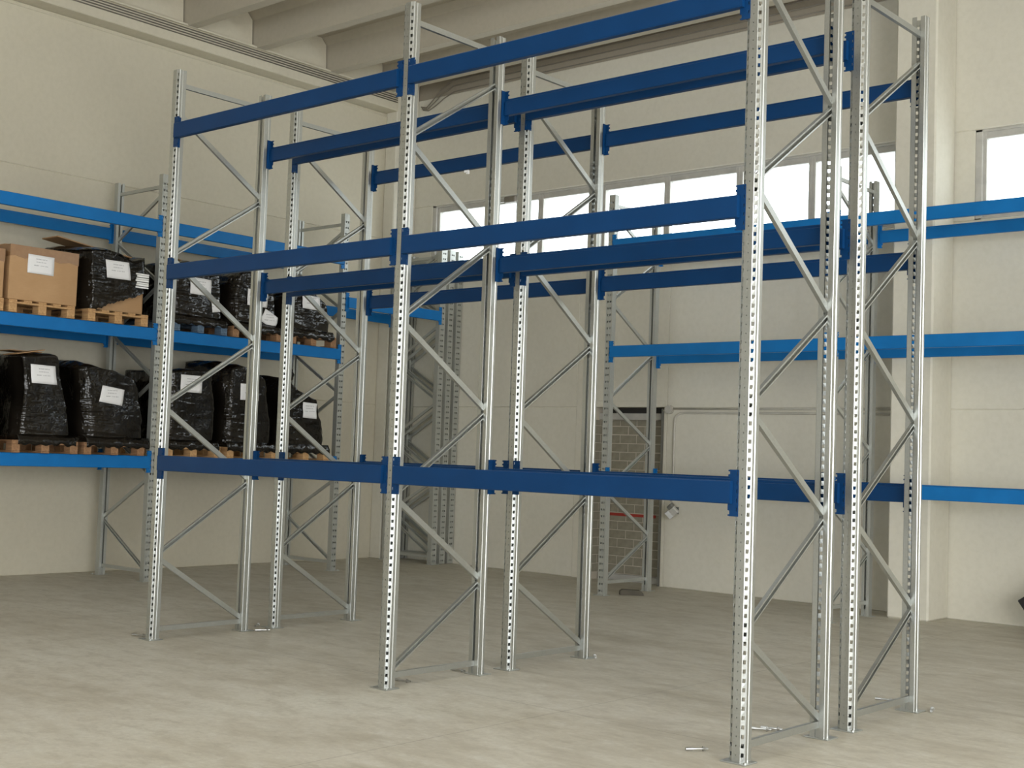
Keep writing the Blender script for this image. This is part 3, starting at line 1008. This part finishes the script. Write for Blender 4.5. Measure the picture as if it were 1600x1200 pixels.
wrapped('black wrapped lower shelf load with a crooked white label beside rack post',
        [(1.6, 1.68), (2.3, 1.64), (2.65, 1.54)], [(1.6, 2.56), (2.0, 2.53), (2.5, 2.44), (2.7, 2.30)], [(0, 2.56), (.25, 2.62), (.6, 2.58), (1, 2.50)], TL, seed=53, raise_back=.10,
        sheets=((2.03, 2.262, {'wd': .31, 'ht': .20, 'tilt': -.12, 'shear': .1}),), amp=.026)
wrapped('flat topped black wrapped load on the lower shelf just beyond the rack post',
        [(1.6, 2.78), (2.3, 2.80), (2.7, 2.80)], [(1.6, 3.60), (2.2, 3.61), (2.7, 3.55)], [(0, 2.65), (.5, 2.67), (1, 2.645)], TL, seed=61, raise_back=.0,
        sheets=((3.16, 2.477, {'wd': .325, 'ht': .22}),))
wrapped('black wrapped lower shelf load with a humped top in second bay',
        [(1.6, 3.70), (2.3, 3.70), (2.7, 3.72)], [(1.6, 4.56), (2.2, 4.50), (2.7, 4.42)], [(0, 2.72), (.35, 2.78), (.7, 2.72), (1, 2.62)], TL, seed=67, raise_back=.12,
        sheets=((4.08, 2.425, {'wd': .32, 'ht': .215}),))
ls = wrapped('sagging black wrapped load with sloped shoulder at far end of lower shelf',
        [(1.6, 4.64), (2.3, 4.62), (2.7, 4.66)], [(1.6, 5.47), (1.85, 5.44), (2.2, 5.36), (2.45, 5.30), (2.7, 4.95)], [(0, 2.70), (.3, 2.68), (.5, 2.55), (.75, 2.45), (1, 2.38)], TL, seed=71,
        sheets=((5.12, 2.233, {'wd': .24, 'ht': .215, 'tilt': -.05}),), amp=.028)
# knotted tuft of film on the sagging load
kn = MB()
for j in range(7):
    for i in range(10):
        pass
def tuft(c, r, seed):
    m = MB()
    nu, nv = 14, 9
    vs = []
    for j in range(nv + 1):
        for i in range(nu):
            t, p = 2 * math.pi * i / nu, math.pi * j / nv
            d = Vector((math.cos(t) * math.sin(p), math.sin(t) * math.sin(p), math.cos(p)))
            rr = r * (1 + .45 * noise.noise(d * 2.2 + Vector((seed, 0, 0))))
            vs.append((c[0] + d.x * rr, c[1] + d.y * rr, c[2] + d.z * rr * 1.15))
    fs = [(j * nu + i, j * nu + (i + 1) % nu, (j + 1) * nu + (i + 1) % nu, (j + 1) * nu + i) for j in range(nv) for i in range(nu)]
    return m.add(vs, fs)
lo = ls.location
link('film_tuft', rel(tuft((XF - .25, 4.86, 2.70), .085, 3), lo).mesh('film_tuft', 'black_stretch_film', True), ls)['label'] = 'bunched tuft of film'

# ------------------------------------------------------------------ wall fittings
def arc(cx, cz, r, a0, a1, y, n=7):
    return [(cx + r * math.cos(a0 + (a1 - a0) * i / n), y, cz + r * math.sin(a0 + (a1 - a0) * i / n)) for i in range(n + 1)]
c1 = MB().tube([(-.088, YB - .02, 2.418), (3.26, YB - .02, 2.418)], .014)
o = tag(link('conduit_pipe', c1.mesh('conduit_pipe', 'conduit_grey', True)), 'straight grey conduit pipe running along the back wall seam from junction box to column', 'pipe', 'conduits on the back wall')
pts = [(3.26, YB - .02, 2.362)] + [(x, YB - .02, 2.362) for x in (2, 1, .12)] + arc(.06, 2.24, .122, math.pi / 2, math.pi, YB - .02)[1:] + [(-.062, YB - .02, 1.6), (-.085, YB - .02, 1.16)]
tag(link('conduit_pipe', MB().tube(pts, .014).mesh('conduit_pipe', 'conduit_grey', True)), 'grey conduit pipe bending down the back wall towards the floodlight', 'pipe', 'conduits on the back wall')
jb = tag(link('junction_box', MB().cyl((-.155, YB, 2.405), (-.155, YB - .045, 2.405), .062, 20).mesh('junction_box', 'conduit_grey')), 'small round junction box at the corner of bricked-up doorway', 'junction box')
link('cable_stub', MB().tube([(-.25, YB - .02, 2.390), (-.21, YB - .02, 2.396)], .010).mesh('cable_stub', 'conduit_grey'), jb)
link('cover', MB().cyl((-.155, YB - .045, 2.405), (-.155, YB - .052, 2.405), .052, 20).mesh('cover', 'grey_plastic'), jb)
# floodlight
fl = thing('floodlight', 'small grey floodlight on the back wall beside bricked-up doorway', 'lamp', (-.005, YB, 1.02))
fl.scale = (.8, .8, .8)
R = Matrix.Rotation(math.radians(-38), 4, 'Y') @ Matrix.Rotation(math.radians(25), 4, 'X')
def xf(m, M, t):
    m.v = [tuple(M @ Vector(p) + Vector(t)) for p in m.v]
    return m
link('housing', xf(MB().box((-.11, -.035, -.075), (.11, .035, .075), .012), R, (0, -.15, 0)).mesh('housing', 'grey_plastic'), fl)
link('lamp_glass', xf(MB().box((-.095, -.041, -.065), (-.01, -.034, .06), .003), R, (0, -.15, 0)).mesh('lamp_glass', 'lamp_glass'), fl)['label'] = 'pale glass front'
link('bracket', MB().box((-.03, -.125, .02), (.03, -.004, .05), .005).box((-.05, -.013, -.03), (.05, -.001, .09), .003).mesh('bracket', 'steel_door_frame'), fl)
link('driver_box', xf(MB().box((-.01, -.055, .03), (.10, .035, .10), .01), R, (.0, -.15, .03)).mesh('driver_box', 'steel_door_frame'), fl)['label'] = 'dark box on top'
# window actuator
wa = thing('window_actuator', 'small dark opener motor mounted above the second window pane', 'motor', (-3.12, YB, 5.60))
link('motor_body', MB().box((-.12, -.10, -.045), (.10, .0, .045), .012).mesh('motor_body', 'cable_dark'), wa)
link('drive_arm', MB().box((-.42, -.03, -.015), (-.12, .0, .010), .004).mesh('drive_arm', 'window_frame_grey'), wa)
# small white piece under the rearmost top beam
wt = link('white_piece', MB().box((-.03, -.012, -.022), (.025, .012, .0), .004).box((-.005, -.006, -.04), (.03, .006, -.02), .003).mesh('white_piece', 'white_plastic'), None, (1.34, 2.36, 4.423))
tag(wt, 'tiny white piece under the rearmost top beam', 'tag')

# ------------------------------------------------------------------ small things on the floor
def bolt_mesh():
    m = MB()
    m.cyl((-.075, 0, .011), (.06, 0, .011), .0065, 10)
    m.cyl((-.078, 0, .011), (-.035, 0, .011), .0095, 10)
    m.cyl((.030, 0, .011), (.0415, 0, .011), .0115, 6)
    m.cyl((.026, 0, .011), (.029, 0, .011), .0145, 14)
    return m.mesh('anchor_bolt', 'bolt_steel')
bm_ = bolt_mesh()
def bolt(x, y, rz, where, up=False):
    o = link('anchor_bolt', bm_, None, (x, y, .004 if not up else .076), (0, 0 if not up else -math.pi / 2, rz))
    return tag(o, where, 'bolt', 'anchor bolts by the rack feet')
bolt(-.20, .02, .5, 'steel anchor bolt lying beside the outer front foot of the nearer dark blue row')
bolt(.155, 1.10, 1.1, 'steel anchor bolt lying beside the outer rear foot of nearer dark blue row')
bolt(-.15, 1.27, 2.2, 'steel anchor bolt lying at the outer front foot of the farther dark blue row')
bolt(2.86, .27, .2, 'steel anchor bolt lying just behind the middle front foot of the nearer dark blue row')
bolt(2.80, .93, .1, 'steel anchor bolt lying beside the middle rear foot of nearer dark blue row')
bolt(3.02, 2.40, 2.3, 'steel anchor bolt lying beside the middle rear foot of the farther dark blue row')
bolt(5.57, .05, .9, 'steel anchor bolt lying on open floor near the closest rack foot')
bolt(5.57, .93, .35, 'steel anchor bolt lying inside the end frame of the nearer dark blue row')
bolt(5.53, .86, .42, 'second steel anchor bolt lying alongside another inside the end frame')
bolt(5.60, 2.53, .3, 'steel anchor bolt lying behind the end rear foot of the farther dark blue row')
bolt(5.99, 2.43, 1.9, 'steel anchor bolt lying against the outer side of the last rear foot')
def wedge():
    m = MB()
    prof = [(-.13, 0), (.17, 0), (.165, .03), (.12, .062), (-.10, .07), (-.13, .05)]
    m.prism(prof, 'x', -.06, .06)
    me = m.mesh('rubber_block', 'rubber')
    o = link('rubber_block', me, None, (.17, 6.88, 0.0005), (0, 0, math.radians(-48)))
    tag(o, 'dark rubber block lying on the floor before the bricked-up doorway', 'block')
wedge()
def leaning():
    o = link('black_panel', MB().box((0, -.03, 0), (.8, .03, .41), .008).mesh('black_panel', 'black_plastic'), None, (4.955, 7.72, .003), (0, 0, 0))
    o.rotation_euler = (0, math.radians(-36), 0)
    tag(o, 'black panel corner poking into view by the back wall', 'panel')
    # put its lowest corner on the floor
    me = o.data
    M = o.rotation_euler.to_matrix()
    zmin = min((M @ v.co).z for v in me.vertices)
    o.location.z = -zmin + .002
leaning()
